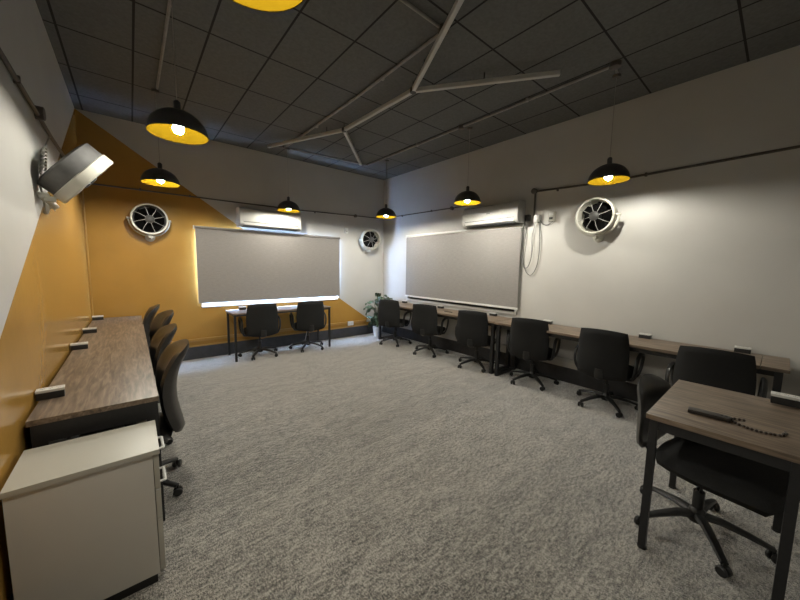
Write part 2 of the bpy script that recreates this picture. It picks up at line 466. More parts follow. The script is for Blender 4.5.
# ------------------------------------------------------------------ drum fans
def drum_fan(label, mount, axis, centre, drum_mat, yoke=True):
    """axis: direction the fan blows, centre: middle of the drum"""
    ax = Vector(axis).normalized()
    t = thing('drum_fan', label, 'fan', mount, 0, 'drum fans on the walls')
    q = ax.to_track_quat('Z', 'Y').to_matrix().to_4x4()
    Mx = Matrix.Translation(Vector(centre)-Vector(mount)) @ q
    R = .188; D = .070
    def part(name, bm, mat, par=t):
        bm.transform(Mx); return obj(name, bm, mat, par)
    bm = B(); lathe(bm, [(R-.012, D), (R, D), (R, -D), (R-.03, -D-.012), (R-.035, -D-.006), (R-.012, -D+.006)], 40, close=True)
    part('drum', bm, drum_mat)
    bm = B(); lathe(bm, [(R-.012, D+.009), (R+.001, D+.011), (R+.008, D+.004), (R+.008, D-.034 if yoke else D-.050), (R+.0005, D-.038 if yoke else D-.055), (R-.011, D-.004)], 44, close=True); part('front_ring', bm, M['cream'])
    bm = B(); lathe(bm, [(0, -D-.006), (R-.032, -D-.006), (R-.032, -D+.004), (0, -D+.004)], 40); part('rear_guard', bm, M['fan_black'])
    bm = B(); lathe(bm, [(0, -.05), (.05, -.05), (.05, .02), (.03, .035), (0, .04)], 24); part('motor_hub', bm, M['fan_black'])
    for k in range(5):
        bm = B(); n = 6; A = []; Bv = []
        ang = 2*PI*k/5
        for i in range(n+1):
            r = .045+(R-.075)*i/n; w = .035+.05*math.sin(PI*(.25+.6*i/n)); tw = .55-.3*i/n
            for sgn, L in ((-1, A), (1, Bv)):
                x = r; y = sgn*w/1.5; z = sgn*math.sin(tw)*w*.6-.01
                L.append(bm.verts.new((x*math.cos(ang)-y*math.sin(ang), x*math.sin(ang)+y*math.cos(ang), z)))
        for i in range(n): bm.faces.new((A[i], A[i+1], Bv[i+1], Bv[i]))
        bmesh.ops.solidify(bm, geom=bm.faces[:], thickness=.003)
        part('fan_blade', bm, M['fan_black'])
    bm = B()
    for k in range(8):
        g = 2*PI*k/8+.2
        tube(bm, [(.042*math.cos(g), .042*math.sin(g), D+.006), (.12*math.cos(g+.05), .12*math.sin(g+.05), D+.012), ((R-.01)*math.cos(g+.1), (R-.01)*math.sin(g+.1), D)], .0030, 6)
    g = part('grille', bm, M['spoke'])
    bm = B(); lathe(bm, [(0, D+.004), (.046, D+.004), (.046, D+.014), (.036, D+.02), (0, D+.02)], 28); ring_torus(bm, .046, .005, (0, 0, D+.012), 28, 6)
    part('grille_badge', bm, M['darkgrey'])
    # yoke: half ring hugging the drum from below, pivots at both sides
    side = ax.cross(Vector((0, 0, 1))).normalized(); dn = Vector((0, 0, -1)); dn = (dn-ax*dn.dot(ax)).normalized()
    c0 = Vector(centre)-Vector(mount)
    bm = B()
    if yoke: pts = [c0 + side*math.cos(PI*k/20)*(R+.026) + dn*math.sin(PI*k/20)*(R+.026) for k in range(21)]
    if yoke: tube(bm, pts, .0115, 8, flat=(1.2, .7)); obj('yoke', bm, M['cream'], t)
    for s in ((-1, 1) if yoke else ()):
        bm = B(); p = c0+side*s*(R+.026); tube(bm, [p-side*s*.03, p+side*s*.016], .014, 10); obj('pivot_knob', bm, M['cream'], t)
    # wall arm and plate
    wn = Vector((1, 0, 0)) if mount[0] < 0 else (Vector((-1, 0, 0)) if mount[0] > 4 else Vector((0, -1, 0)))
    bm = B(); p = c0+dn*(R+.03)
    tube(bm, [p-dn*.005, p+dn*.02-ax*.02, Vector((0, 0, 0))+wn*.05, wn*.006], .016, 10, smooth=4); obj('wall_arm', bm, M['cream'], t)
    bm = B(); lathe(bm, [(0, 0), (.055, 0), (.055, .010), (.03, .02), (0, .02)], 24, mat=wn.to_track_quat('Z', 'Y').to_matrix().to_4x4()); obj('wall_plate', bm, M['cream'], t)
    bm = B(); box(bm, p+dn*.005+ax*.02, (.05, .04, .03), .005); obj('tilt_clamp', bm, M['cream'], t)
    return t
drum_fan('cream-ringed black drum fan on the ochre part of the back wall', (.222, YB, 1.76), (0, -1, 0), (.222, YB-.15, 1.982), M['fangrey'])
drum_fan('smallest-looking drum fan on back wall in the white far corner', (3.72, YB, 1.73), (-.30, -1, -.12), (3.72, YB-.15, 1.955), M['cream'])
drum_fan('cream drum fan on the bare right wall beside a wire box', (XR, 1.40, 1.79), (-1, 0.0, -.04), (XR-.155, 1.385, 2.012), M['cream'])
left_fan = drum_fan('drum fan seen edge-on, tilted down on the left wall', (XL, 3.12, 1.78), (.76, .15, -.62), (-.235, 2.95, 1.985), M['fangrey'], yoke=False)

# coiled cord beside the left fan
bm = B()
pts = []
for k in range(34):
    t_ = k/33
    pts.append((XL+.022+.012*math.sin(k*1.3), 3.10+.05*math.cos(k*1.3)-.10*t_, 2.13-.16*t_+.02*math.sin(k*1.3)))
tube(bm, [(XL+.012, 3.45, 2.30), (XL+.012, 3.28, 2.20)]+pts+[(XL+.014, 2.93, 1.87), (XL+.02, 3.02, 1.80), (XL+.04, 3.16, 1.76)], .0055, 6, smooth=2)
o = obj('power_cord', bm, M['cream'], left_fan); o.location = -Vector(left_fan.location)

# ------------------------------------------------------------------ conduits on walls
def conduit(label, pts, r=.011, clips=(), mat='conduit', group='wall and ceiling conduits', boxes_=()):
    bm = B(); tube(bm, pts, r, 8)
    root = thing('conduit_pipe', label, 'pipe', pts[0], 0, group)
    o = obj('pipe', bm, M[mat], root); o.location = -Vector(pts[0])
    for c, n in clips:
        bm = B(); box(bm, (0, 0, 0), n, .003); o = obj('pipe_clip', bm, M[mat], root); o.location = Vector(c)-Vector(pts[0])
    for c, R, n in boxes_:
        bm = B(); lathe(bm, [(0, -.022), (R, -.022), (R, .018), (R-.008, .022), (0, .022)], 20, mat=Vector(n).to_track_quat('Z', 'Y').to_matrix().to_4x4())
        o = obj('junction_box', bm, M['conduit'], root); o.location = Vector(c)-Vector(pts[0])
    return root
ZC = 2.375
conduit('dark conduit running along the back wall above the blind and air conditioner', [(XL+.02, YB-.013, ZC-.005), (1.3, YB-.013, ZC-.004), (2.4, YB-.013, ZC+.004), (XR-.02, YB-.013, 2.425)], .010,
        [((x, YB-.013, ZC), (.02, .026, .035)) for x in (.15, .7, 2.6)], boxes_=[((3.45, YB-.022, ZC+.028), .03, (0, -1, 0))])
conduit('dark conduit along the far part of the right wall behind a lamp', [(XR-.013, YB-.04, 2.43), (XR-.013, 3.3, 2.40)], .010, [((XR-.013, y, 2.415), (.026, .02, .035)) for y in (4.9, 4.1)],
        boxes_=[((XR-.022, 3.62, 2.40), .03, (-1, 0, 0))])
conduit('dark conduit on the near right wall dropping to the wire boxes', [(XR-.013, YF+.02, 2.42), (XR-.013, 0, 2.425), (XR-.013, 1.4, 2.405), (XR-.013, 2.17, 2.435), (XR-.013, 2.19, 2.42), (XR-.013, 2.19, 2.12)], .012,
        [((XR-.013, y, 2.41), (.026, .02, .038)) for y in (1.0, 1.9)], boxes_=[((XR-.024, 2.20, 2.44), .036, (-1, 0, 0))])
conduit('dark conduit running along the left wall above the tilted fan', [(XL+.013, YF+.02, 2.35), (XL+.013, 2.37, 2.34), (XL+.013, 3.54, 2.32), (XL+.013, YB-.03, 2.36)], .012,
        [((XL+.013, y, 2.34), (.026, .02, .04)) for y in (1.4, 2.6, 4.3)], boxes_=[((XL+.022, 3.09, 2.345), .040, (1, 0, 0))])
# ceiling conduits
zc = H-.02
conduit('grey ceiling conduit nearest the right wall running over the lamp row', [(3.475, 1.125, zc), (3.33, 1.10, zc), (3.30, 4.86, zc)], .012, [((3.31, y, zc), (.03, .02, .035)) for y in (1.9, 3.6)], 'conduit_grey',
        boxes_=[((3.33, 1.10, zc), .045, (0, 0, -1)), ((3.32, 2.79, zc), .038, (0, 0, -1))])
conduit('grey ceiling conduit crossing near the back wall', [(3.30, 4.90, zc), (1.84, 5.04, zc)], .012, [], 'conduit_grey', boxes_=[((1.84, 5.03, zc), .045, (0, 0, -1))])
conduit('grey ceiling conduit along the room middle above the branching light', [(1.90, 4.98, zc), (1.93, 3.06, zc), (1.91, 1.82, zc)], .013, [((1.93, y, zc), (.02, .03, .035)) for y in (2.6, 4.0)], 'conduit_grey',
        boxes_=[((1.90, 1.80, zc), .042, (0, 0, -1))])
conduit('grey ceiling conduit going left from the middle junction box', [(1.85, 1.80, zc), (0.31, 1.79, zc)], .011, [], 'conduit_grey')
conduit('grey ceiling conduit above the left row of lamps', [(.30, YF+.1, zc), (.305, 4.28, zc)], .011, [], 'conduit_grey')

# ------------------------------------------------------------------ branching ceiling light (unlit)
zl = 3.135
A_, J1, B2, J2, C2, D2 = [Vector((x*s, y*s, zl)) for x, y, s in
    [(1.591, 4.913, 1.02), (2.125, 3.66, 1.02), (3.039, 4.682, 1.02), (2.165, 2.43, 1.02), (2.939, 1.365, 1.02), (1.655, 1.40, 1.02)]]
t = thing('branching_light', 'branching unlit white tube light fixed under the dark tiled ceiling', 'light', (J1.x, J1.y, H))
for p, q in ((A_, J1), (J1, B2), (J1, J2), (J2, C2), (J2, D2)):
    bm = B(); dv = q-p; L = dv.length; ang = math.atan2(dv.y, dv.x)
    box(bm, ((p+q)/2)-t.location, (L-.05, .036, .040), .006, Matrix.Rotation(ang, 3, 'Z')); obj('light_arm', bm, M['led'], t)
for p in (J1, J2):
    bm = B(); lathe(bm, [(0, -.02), (.03, -.02), (.03, .02), (0, .02)], 20, p-t.location); obj('joint', bm, M['darkgrey'], t)
for p in (J1, J2, A_*.2+J1*.8, (J1+B2)/2, (J2+C2)/2, J2*.7+D2*.3):
    bm = B(); q = p-t.location; tube(bm, [q+Vector((0, 0, .018)), Vector((q.x, q.y, 0))], .006, 8); obj('mounting_stem', bm, M['darkgrey'], t)

# ------------------------------------------------------------------ pendant lamps
ZR = 2.25                                    # rim height
def pendant(label):
    t = thing('pendant_lamp', label, 'lamp', (0, 0, H), 0, 'dome pendant lamps')
    R = .168; hgt = .150
    zr = ZR-H
    def prof(R, h, n=14): return [(R*math.cos(a_), h*math.sin(a_)) for a_ in [PI/2*k/n for k in range(n+1)]]
    po = prof(R, hgt); pi_ = prof(R-.003, hgt-.003)
    bm = B(); lathe(bm, [(r, z+zr) for r, z in po[:-1]]+[(.02, hgt+zr), (.02, hgt+zr+.05), (.012, hgt+zr+.06), (0, hgt+zr+.06)], 40)
    obj('shade', bm, M['domeblack'], t)
    bm = B(); lathe(bm, [(R-.0002, zr-.0005)]+[(r, z+zr) for r, z in pi_[:-1]]+[(0, hgt-.003+zr)], 40)
    obj('shade_lining', bm, M['gold'], t)
    bm = B(); lathe(bm, [(0, zr+hgt-.004), (.02, zr+hgt-.004), (.02, zr+.064), (0, zr+.064)], 16); obj('bulb_holder', bm, M['darkgrey'], t)
    bm = B(); bmesh.ops.create_icosphere(bm, subdivisions=2, radius=.034); bmesh.ops.translate(bm, vec=(0, 0, zr+.036), verts=bm.verts[:]); obj('bulb', bm, M['bulb'], t)
    bm = B(); tube(bm, [(0, 0, zr+hgt+.05), (0, 0, -.05)], .0022, 6); obj('cord', bm, M['conduit_grey'], t)
    bm = B(); lathe(bm, [(0, -.066), (.032, -.066), (.036, -.045), (.012, -.034), (0, -.034)], 20); obj('ceiling_cup', bm, M['conduit'], t)
    return t
lamps = [((.297, 1.03), 'black dome pendant lamp cut off at the top of the photo, largest looking'),
         ((.285, 2.60), 'black dome pendant lamp, second from the camera in the left row'),
         ((.29, 4.28), 'black dome pendant lamp above the drum fan on ochre wall'),
         ((1.91, 4.97), 'black dome pendant lamp in front of the back wall air conditioner'),
         ((3.345, 4.38), 'black dome pendant lamp in the far corner above the potted plant'),
         ((3.365, 2.69), 'black dome pendant lamp in front of the right wall air conditioner'),
         ((3.465, 1.125), 'black dome pendant lamp above the drum fan on bare right wall')]
for i, ((x, y), lab) in enumerate(lamps):
    if i == 0: L = L0 = pendant(lab); L0.location = (x, y, H)
    else: L = dup(L0, (x, y, H), 0, lab)
    for ch in kids(L):
        if ch.name.split('.')[0] == 'bulb':          # the bulbs differ in wattage
            ch.data = ch.data.copy(); ch.data.materials[0] = M['bulb_%d' % i]

# ------------------------------------------------------------------ desks
def frame_leg(bm, x0, x1, y, z1, w=.04):
    """closed rectangular steel loop in an x-z plane"""
    bx(bm, x0, x0+w, y-w/2, y+w/2, 0, z1); bx(bm, x1-w, x1, y-w/2, y+w/2, 0, z1)
    bx(bm, x0+w, x1-w, y-w/2, y+w/2, 0.0, w); bx(bm, x0+w, x1-w, y-w/2, y+w/2, z1-w, z1)

def long_desk(name, label, x0, x1, y0, y1, ztop, legs, wood='wood', apron=.05, panel=None, group=None, cut=None):
    cx, cy = (x0+x1)/2, (y0+y1)/2
    t = thing(name, label, 'desk', (cx, cy, 0), 0, group)
    segs = [(y0, y1)] if cut is None else [(y0, cut-.0015), (cut+.0015, y1)]
    for a_, b_ in segs:
        bm = B(); bx(bm, x0-cx, x1-cx, a_-cy, b_-cy, ztop-.026, ztop, .002); obj('tabletop', bm, M[wood], t)
    z1 = ztop-.026
    for y in legs:
        bm = B(); frame_leg(bm, x0+.025-cx, x1-.03-cx, y-cy, z1); obj('leg_frame', bm, M['steel'], t)
    ylo, yhi = min(legs)-cy, max(legs)-cy
    for nm, xx in (('front_rail', x0+.06-cx), ('rear_rail', x1-.09-cx)):
        bm = B(); bx(bm, xx, xx+.03, ylo+.02, yhi-.02, z1-apron, z1); obj(nm, bm, M['steel'], t)
    return t
# left wall desk
t = thing('long_desk', 'long walnut-topped desk along the left ochre wall behind the cream cabinet', 'desk', (-.165, 3.75, 0))
bm = B(); bx(bm, -.225, .240, -1.685, 1.70, DT-.026, DT, .002); obj('tabletop', bm, M['wood'], t)
for y in (-1.65, -.02, 1.64):
    bm = B(); frame_leg(bm, -.215, .236, y, DT-.026, .05); obj('leg_frame', bm, M['steel'], t)
bm = B(); bx(bm, .19, .215, -1.62, 1.61, DT-.10, DT-.026); obj('front_rail', bm, M['steel'], t)
bm = B(); bx(bm, -.215, .236, -1.68, -1.66, DT-.115, DT-.026); obj('end_panel', bm, M['steel'], t)
bm = B(); bx(bm, -.225, -.205, -1.62, 1.61, .30, DT-.026); obj('back_panel', bm, M['steel'], t)
# right wall desks
long_desk('long_desk', 'far walnut-topped desk on the right wall, from the potted plant to the twin legs', 3.625, 4.118, 2.375, 4.99, DT, (2.42, 4.96), group=None)
t = long_desk('long_desk', 'near walnut-topped desk on the right wall, from the twin legs towards the camera', 3.60, 4.118, -.10, 2.365, DT, (-.05, 2.32), group=None, cut=.045)
# table under the back window
t = thing('small_desk', 'small desk with thin black legs beneath the back window', 'desk', (1.86, 5.235, 0))
bm = B(); bx(bm, -.775, .775, -.245, .245, .69, .712, .002); obj('tabletop', bm, M['wood_x'], t)
for sx in (-1, 1):
    for sy in (-1, 1):
        bm = B(); bx(bm, sx*.75-.014, sx*.75+.014, sy*.222-.014, sy*.222+.014, 0, .69); obj('leg', bm, M['steel'], t)
bm = B(); bx(bm, -.735, .735, -.236, -.212, .665, .69); bx(bm, -.735, .735, .212, .236, .665, .69); bx(bm, -.762, -.738, -.208, .208, .665, .69); bx(bm, .738, .762, -.208, .208, .665, .69)
obj('apron_frame', bm, M['steel'], t)
# near table at right
NX0, NX1, NY0, NY1 = 1.915, 2.69, -.135, .372
t = thing('small_table', 'walnut-topped black-legged table at the right foreground holding a string of beads', 'table', ((NX0+NX1)/2, (NY0+NY1)/2, 0))
hx, hy = (NX1-NX0)/2, (NY1-NY0)/2
bm = B(); bx(bm, -hx, hx, -hy, hy, DT-.026, DT, .003); obj('tabletop', bm, M['wood'], t)
for sx in (-1, 1):
    for sy in (-1, 1):
        bm = B(); x, y = sx*(hx-.03), sy*(hy-.03); bx(bm, x-.016, x+.016, y-.016, y+.016, .012, DT-.026); lg = obj('leg', bm, M['steel'], t)
        bm = B(); lathe(bm, [(0, 0), (.02, 0), (.02, .012), (0, .012)], 14, (x, y, 0)); obj('foot', bm, M['plastic'], lg)
bm = B()
for sx in (-1, 1): bx(bm, sx*(hx-.03)-.012, sx*(hx-.03)+.012, -hy+.046, hy-.046, DT-.076, DT-.026)
for sy in (-1, 1): bx(bm, -hx+.046, hx-.046, sy*(hy-.03)-.012, sy*(hy-.03)+.012, DT-.076, DT-.026)
obj('apron_frame', bm, M['steel'], t)

# ------------------------------------------------------------------ cream drawer cabinet, lower left
def cabinet(label, x0, x1, y0, y1, h, face):
    t = thing('drawer_cabinet', label, 'cabinet', ((x0+x1)/2, (y0+y1)/2, 0), 0, None)
    hx, hy = (x1-x0)/2, (y1-y0)/2
    bm = B(); bx(bm, -hx+.02, hx-.03, -hy+.02, hy-.02, 0, .05); obj('plinth', bm, M['plastic'], t)
    bm = B(); bx(bm, -hx, hx-.021, -hy+.004, hy-.004, .05, h-.024, .002); obj('carcass', bm, M['cabside'], t)
    bm = B(); bx(bm, -hx-.003, hx+.004, -hy-.003, hy+.003, h-.022, h, .003); obj('top_panel', bm, M['cab'], t)
    zs = [(.06, .30), (.305, .44), (.445, h-.028)]
    for a_, b_ in zs:
        bm = B(); bx(bm, hx-.019, hx, -hy+.004, hy-.004, a_, b_, .002); dr = obj('drawer', bm, M['cab'], t)
        if a_ < .1: continue
        zc_ = b_-.052; bm = B()
        tube(bm, [(hx, -.058, zc_+.03), (hx+.020, -.058, zc_+.03), (hx+.022, -.056, zc_+.03), (hx+.022, .056, zc_+.03), (hx+.020, .058, zc_+.03), (hx, .058, zc_+.03)], .0055, 8)
        obj('handle', bm, M['white'], dr)
    return t
cabinet('cream metal drawer cabinet in the lower left corner before the long desk', -.385, .048, 1.655, 1.985, .625, '+x')

# ------------------------------------------------------------------ office chairs
def pad(bm, w, h, t, rnd=.55, n=14, curve=0.0, taper=0.0, m=14, bow=0.0):
    """rounded cushion in the x-z plane (0..h), thickness along y; curve bends the sides forward (+y)"""
    def pos(u, v, s):
        k = rnd
        x = u*math.sqrt(max(0, 1-k*v*v/2)); z = v*math.sqrt(max(0, 1-k*u*u/2))
        e = max(abs(u), abs(v))
        th = t*math.sqrt(max(0.0, 1-e**6))
        X = x*w/2*(1-taper*v); Z = h/2+z*h/2
        Y = curve*(x*x)+.012*math.sin(v*2.2)-bow*(z+.02)**2+s*th/2
        return (X, Y, Z)
    F = {}
    for s in (-1, 1):
        for j in range(m+1):
            for i in range(n+1):
                u = -1+2*i/n; v = -1+2*j/m
                u = math.copysign(abs(u)**.75, u); v = math.copysign(abs(v)**.75, v)
                edge = i in (0, n) or j in (0, m)
                if edge and s == 1: F[s, i, j] = F[-1, i, j]
                else: F[s, i, j] = bm.verts.new(pos(u, v, s))
    for s in (-1, 1):
        for j in range(m):
            for i in range(n):
                q = [F[s, i, j], F[s, i+1, j], F[s, i+1, j+1], F[s, i, j+1]]
                if s == 1: q.reverse()
                bm.faces.new(q)

def make_chair(label, kind, group, base_turn=0.0):
    t = thing('office_chair', label, 'chair', (0, 0, 0), 0, group)
    up = M['leather'] if kind == 'leather' else M['fabric']
    # five-star base: each leg its own part, caster as its sub-part
    bm = B(); lathe(bm, [(0, .055), (.036, .06), (.042, .09), (.034, .125), (.026, .135), (0, .135)], 20); obj('base_hub', bm, M['plastic'], t)
    for k in range(5):
        g = base_turn+2*PI*k/5; dx, dy = math.cos(g), math.sin(g)
        bm = B(); pts = [(dx*r, dy*r, z) for r, z in ((.025, .098), (.10, .100), (.20, .082), (.285, .060))]
        tube(bm, pts, [.024, .022, .018, .015], 8, flat=(1.15, .8)); lg = obj('base_leg', bm, M['plastic'], t)
        bm = B(); nx, ny = -math.sin(g+.6), math.cos(g+.6)
        for s in (-1, 1):
            cc = Vector((dx*.287+nx*s*.015, dy*.287+ny*s*.015, .0245))
            lathe(bm, [(0, -.009), (.020, -.009), (.0245, -.004), (.0245, .004), (.020, .009), (0, .009)], 18, cc, Vector((nx, ny, 0)).to_track_quat('Z', 'Y').to_matrix().to_4x4())
        tube(bm, [(dx*.287, dy*.287, .02), (dx*.287, dy*.287, .062)], .007, 8)
        obj('caster', bm, M['plastic'], lg)
    bm = B(); tube(bm, [(0, 0, .125), (0, 0, .23)], .025, 14); tube(bm, [(0, 0, .225), (0, 0, .34)], .014, 12); obj('gas_lift', bm, M['plastic'], t)
    bm = B(); box(bm, (0, 0, .343), (.20, .24, .028), .008); tube(bm, [(.08, .03, .34), (.2, .05, .335), (.235, .06, .345)], .007, 8); obj('tilt_mechanism', bm, M['plastic'], t)
    bm = B(); pad(bm, *((.47, .45, .075) if kind != 'shell' else (.53, .50, .10)), .5, curve=-.012)
    bm.transform((Matrix.Identity(4) if kind != 'shell' else Matrix.Translation((0, .02, .025)) @ Matrix.Rotation(-.10, 4, 'X')) @ Matrix.Translation((0, -.225, .397)) @ Matrix.Rotation(PI/2, 4, 'X').inverted() @ Matrix.Scale(-1, 4, (0, 1, 0)))
    # pad is in xz with z 0..h -> lay flat, z becomes +y
    seat = obj('seat', bm, up, t)
    if kind == 'fabric':
        bm = B(); pad(bm, .455, .50, .05, .32, curve=.045, taper=.03)
        Mb = Matrix.Translation((0, -.245, .345)) @ Matrix.Rotation(math.radians(5), 4, 'X')
        bm.transform(Mb); bk = obj('backrest', bm, up, t)
        bm = B(); tube(bm, [(0, -.05, .335), (0, -.20, .333), (0, -.272, .36), (0, -.285, .45)], .02, 8, smooth=4, flat=(2.0, .6)); obj('back_bar', bm, M['plastic'], t)
        for s in (-1, 1):
            pts = [(s*.195, -.10, .352), (s*.245, -.12, .37), (s*.268, -.155, .46), (s*.272, -.135, .565), (s*.272, -.05, .605), (s*.270, .06, .605), (s*.268, .105, .56), (s*.262, .085, .45), (s*.24, .05, .37), (s*.195, .04, .352)]
            bm = B(); tube(bm, pts, .016, 10, smooth=5, flat=(1.25, .8)); obj('armrest', bm, M['plastic'], t)
    else:
        mt = M['leather'] if kind == 'leather' else M['shell']
        bm = B(); pad(bm, .45, .575 if kind == 'leather' else .44, .07 if kind == 'leather' else .04, .62 if kind == 'leather' else .95, curve=.05, taper=.02, bow=.085 if kind == 'leather' else .02)
        bm.transform(Matrix.Translation((0, -.185 if kind == 'leather' else -.225, .36)) @ Matrix.Rotation(math.radians(7 if kind == 'leather' else 9), 4, 'X')); bk = obj('backrest', bm, mt, t)
        bm = B(); tube(bm, [(0, -.05, .335), (0, -.20, .335), (0, -.275, .40), (0, -.29, .52)] if kind != 'leather' else [(0, -.05, .335), (0, -.16, .335), (0, -.225, .42), (0, -.235, .54)], .02, 8, smooth=4, flat=(2.2, .6)); obj('back_bar', bm, M['plastic'], t)
        for s in ((-1, 1) if kind == 'leather' else ()):
            pts = [(s*.195, -.02, .352), (s*.25, -.02, .37), (s*.262, -.03, .47), (s*.262, -.02, .56)]
            bm = B(); tube(bm, pts, .015, 8, smooth=5, flat=(1.6, .7)); ar = obj('armrest', bm, M['plastic'], t)
            bm = B(); box(bm, (s*.262, .01, .572), (.05, .22, .024), .010); obj('arm_pad', bm, M['plastic'], ar)
    return t

GR = 'black fabric chairs along the right wall desks'
right = [((3.70, 4.53), -PI/2+.35, 'black fabric chair beside the potted plant, first along the right wall desk'),
         ((3.74, 3.66), -PI/2+.33, 'black fabric chair under the middle of the right window blind'),
         ((3.775, 2.745), -PI/2+.28, 'black fabric chair just beyond the twin steel desk legs'),
         ((3.80, 1.915), -PI/2+.2, 'black fabric chair just on the near side of the twin steel desk legs'),
         ((3.765, 1.085), -PI/2+.02, 'black fabric chair seen square from behind below the bare right wall'),
         ((3.60, .285), -PI/2+.04, 'black fabric chair rising behind the foreground table with the beads')]
base = make_chair(right[0][2], 'fabric', GR, base_turn=PI/2+.08)
for i, ((x, y), rz, lab) in enumerate(right):
    if i == 0: base.location = (x, y, 0); base.rotation_euler = (0, 0, rz)
    else: dup(base, (x, y, 0), rz, lab)
for (x, y), rz, lab in [((1.49, 5.17), -.08, 'black fabric chair on the left at the small back window desk'),
                        ((2.27, 5.14), -.2, 'black fabric chair on the right at the small back window desk')]:
    c = dup(base, (x, y, 0), rz, lab); c['group'] = 'black fabric chairs at the back window desk'
left = [((-.07, 2.46), PI/2+.0, 'shiny black leatherette chair at the left desk, nearest the cream cabinet'),
        ((-.07, 3.17), PI/2+.05, 'shiny black leatherette chair at the left desk, second from the cream cabinet'),
        ((-.01, 4.13), PI/2+.15, 'shiny black leatherette chair at the left desk, third from the cream cabinet'),
        ((-.09, 4.85), PI/2-.05, 'shiny black leatherette chair at the left desk, nearest the back wall')]
for i, ((x, y), rz, lab) in enumerate(left):
    if i == 0:
        lb = make_chair(lab, 'leather', 'leatherette chairs along the left desk', base_turn=-PI/2+.55); lb.location = (x, y, 0); lb.rotation_euler = (0, 0, rz)
    else: dup(lb, (x, y, 0), rz, lab)
c = make_chair('black office chair with grey oval back tucked under the foreground table', 'shell', None, base_turn=.68)
c.location = (2.31, .185, 0); c.rotation_euler = (0, 0, PI-.2)

# ------------------------------------------------------------------ power outlet blocks
def outlet(label, loc, rz, s=1.0):
    t = thing('power_outlet_block', label, 'power outlet', loc, rz, 'desk power outlet blocks')
    bm = B(); box(bm, (0, 0, .0225), (.125, .068, .045), .003); obj('body', bm, M['plastic'], t)
    bm = B(); box(bm, (0, 0, .053), (.127, .070, .016), .003); cv = obj('cover', bm, M['white'], t)
    bm = B()
    for sx in (-.035, .0, .035):
        for dx, dy in ((-.007, .006), (.007, .006), (0, -.008)): box(bm, (sx+dx, dy, .0612), (.004, .005, .001))
    obj('socket_holes', bm, M['plastic'], cv)
    return t
spots = [((-.352, 2.375), PI/2*0+.05, 'power outlet block on the left desk, nearest the cream cabinet'),
         ((-.352, 3.59), .05, 'power outlet block on the left desk, second from the cream cabinet'),
         ((-.345, 4.36), .05, 'power outlet block on the left desk, third from the cream cabinet'),
         ((-.34, 5.30), .05, 'power outlet block on the left desk, in the corner by the back wall'),
         ((4.055, 4.68), PI/2, 'power outlet block at the plant end of the right wall desks'),
         ((4.055, 3.73), PI/2, 'power outlet block under the middle of the right window blind'),
         ((4.065, 2.69), PI/2, 'power outlet block under the near end of the right window blind'),
         ((4.065, 1.88), PI/2, 'power outlet block just past the hanging wires on right wall desk'),
         ((4.065, .86), PI/2, 'power outlet block in the middle of the near right wall desk'),
         ((4.065, .165), PI/2, 'power outlet block near the seam at the near end of the right wall desk'),
         ((2.645, -.072), PI/2+.03, 'power outlet block on the foreground table at the photo edge')]
for i, ((x, y), rz, lab) in enumerate(spots):
    if i == 0: o = ob = outlet(lab, (x, y, DT), rz)
    else: o = dup(ob, (x, y, DT), rz, lab)
    o.scale = (.85, .85, .85) if i == 10 else (.8, .8, .8)
for (x, y), lab in (((1.31, 5.40), 'power outlet block at the left end of the back window desk'), ((2.42, 5.40), 'power outlet block at the right end of the back window desk')):
    dup(ob, (x, y, .712), 0, lab)

# ------------------------------------------------------------------ things on the desks
# slim dark remote-like case on the foreground table
t = thing('remote_control', 'slim dark remote control lying on the foreground table beside the beads', 'remote control', (2.118, .170, DT), math.radians(-86))
bm = B(); box(bm, (0, 0, .010), (.150, .054, .018), .006); obj('body', bm, M['darkwood'], t)
bm = B()
for k in range(3): lathe(bm, [(0, .0195), (.005, .0195), (.005, .0215), (0, .0215)], 10, (.045+.014*k, 0, 0))
obj('buttons', bm, M['button'], t)
# bead string
bm = B(); P = []
ctrl = [(2.175, .055, 0), (2.165, .085, 0), (2.135, .094, 0), (2.105, .075, 0), (2.085, .045, 0), (2.075, .005, 0), (2.085, -.035, 0), (2.105, -.062, 0), (2.135, -.066, 0)]
sp = smooth_path(ctrl, 6)
tube(bm, [p+Vector((0, 0, .006)) for p in sp], .0015, 5)
t = thing('bead_string', 'string of small dark beads curled on the foreground table', 'beads', (2.10, .02, DT))
so = obj('string', bm, M['beads'], t); so.location = (-2.10, -.02, 0)
acc = 0; last = sp[0]; nb = 0
for p in sp:
    if (p-last).length >= .0125 or nb == 0:
        bm = B(); bmesh.ops.create_uvsphere(bm, u_segments=10, v_segments=7, radius=.006)
        bd = obj('bead', bm, M['beads'], t); bd.location = (p.x-2.10, p.y-.02, .006); last = p; nb += 1
bm = B(); tube(bm, [(2.135, -.066, .004), (2.15, -.075, .004), (2.165, -.07, .004)], .004, 6, smooth=3); o = obj('tassel', bm, M['beads'], t); o.location = (-2.10, -.02, 0)
# pen on far right desk
bm = B(); tube(bm, [(3.80, 3.25, DT+.006), (3.79, 3.40, DT+.006)], .006, 8); tube(bm, [(3.79, 3.40, DT+.006), (3.789, 3.415, DT+.006)], [.005, .001], 8)
tag(obj('pen', bm, M['plastic']), 'dark pen lying on the right wall desk under the window blind', 'pen')

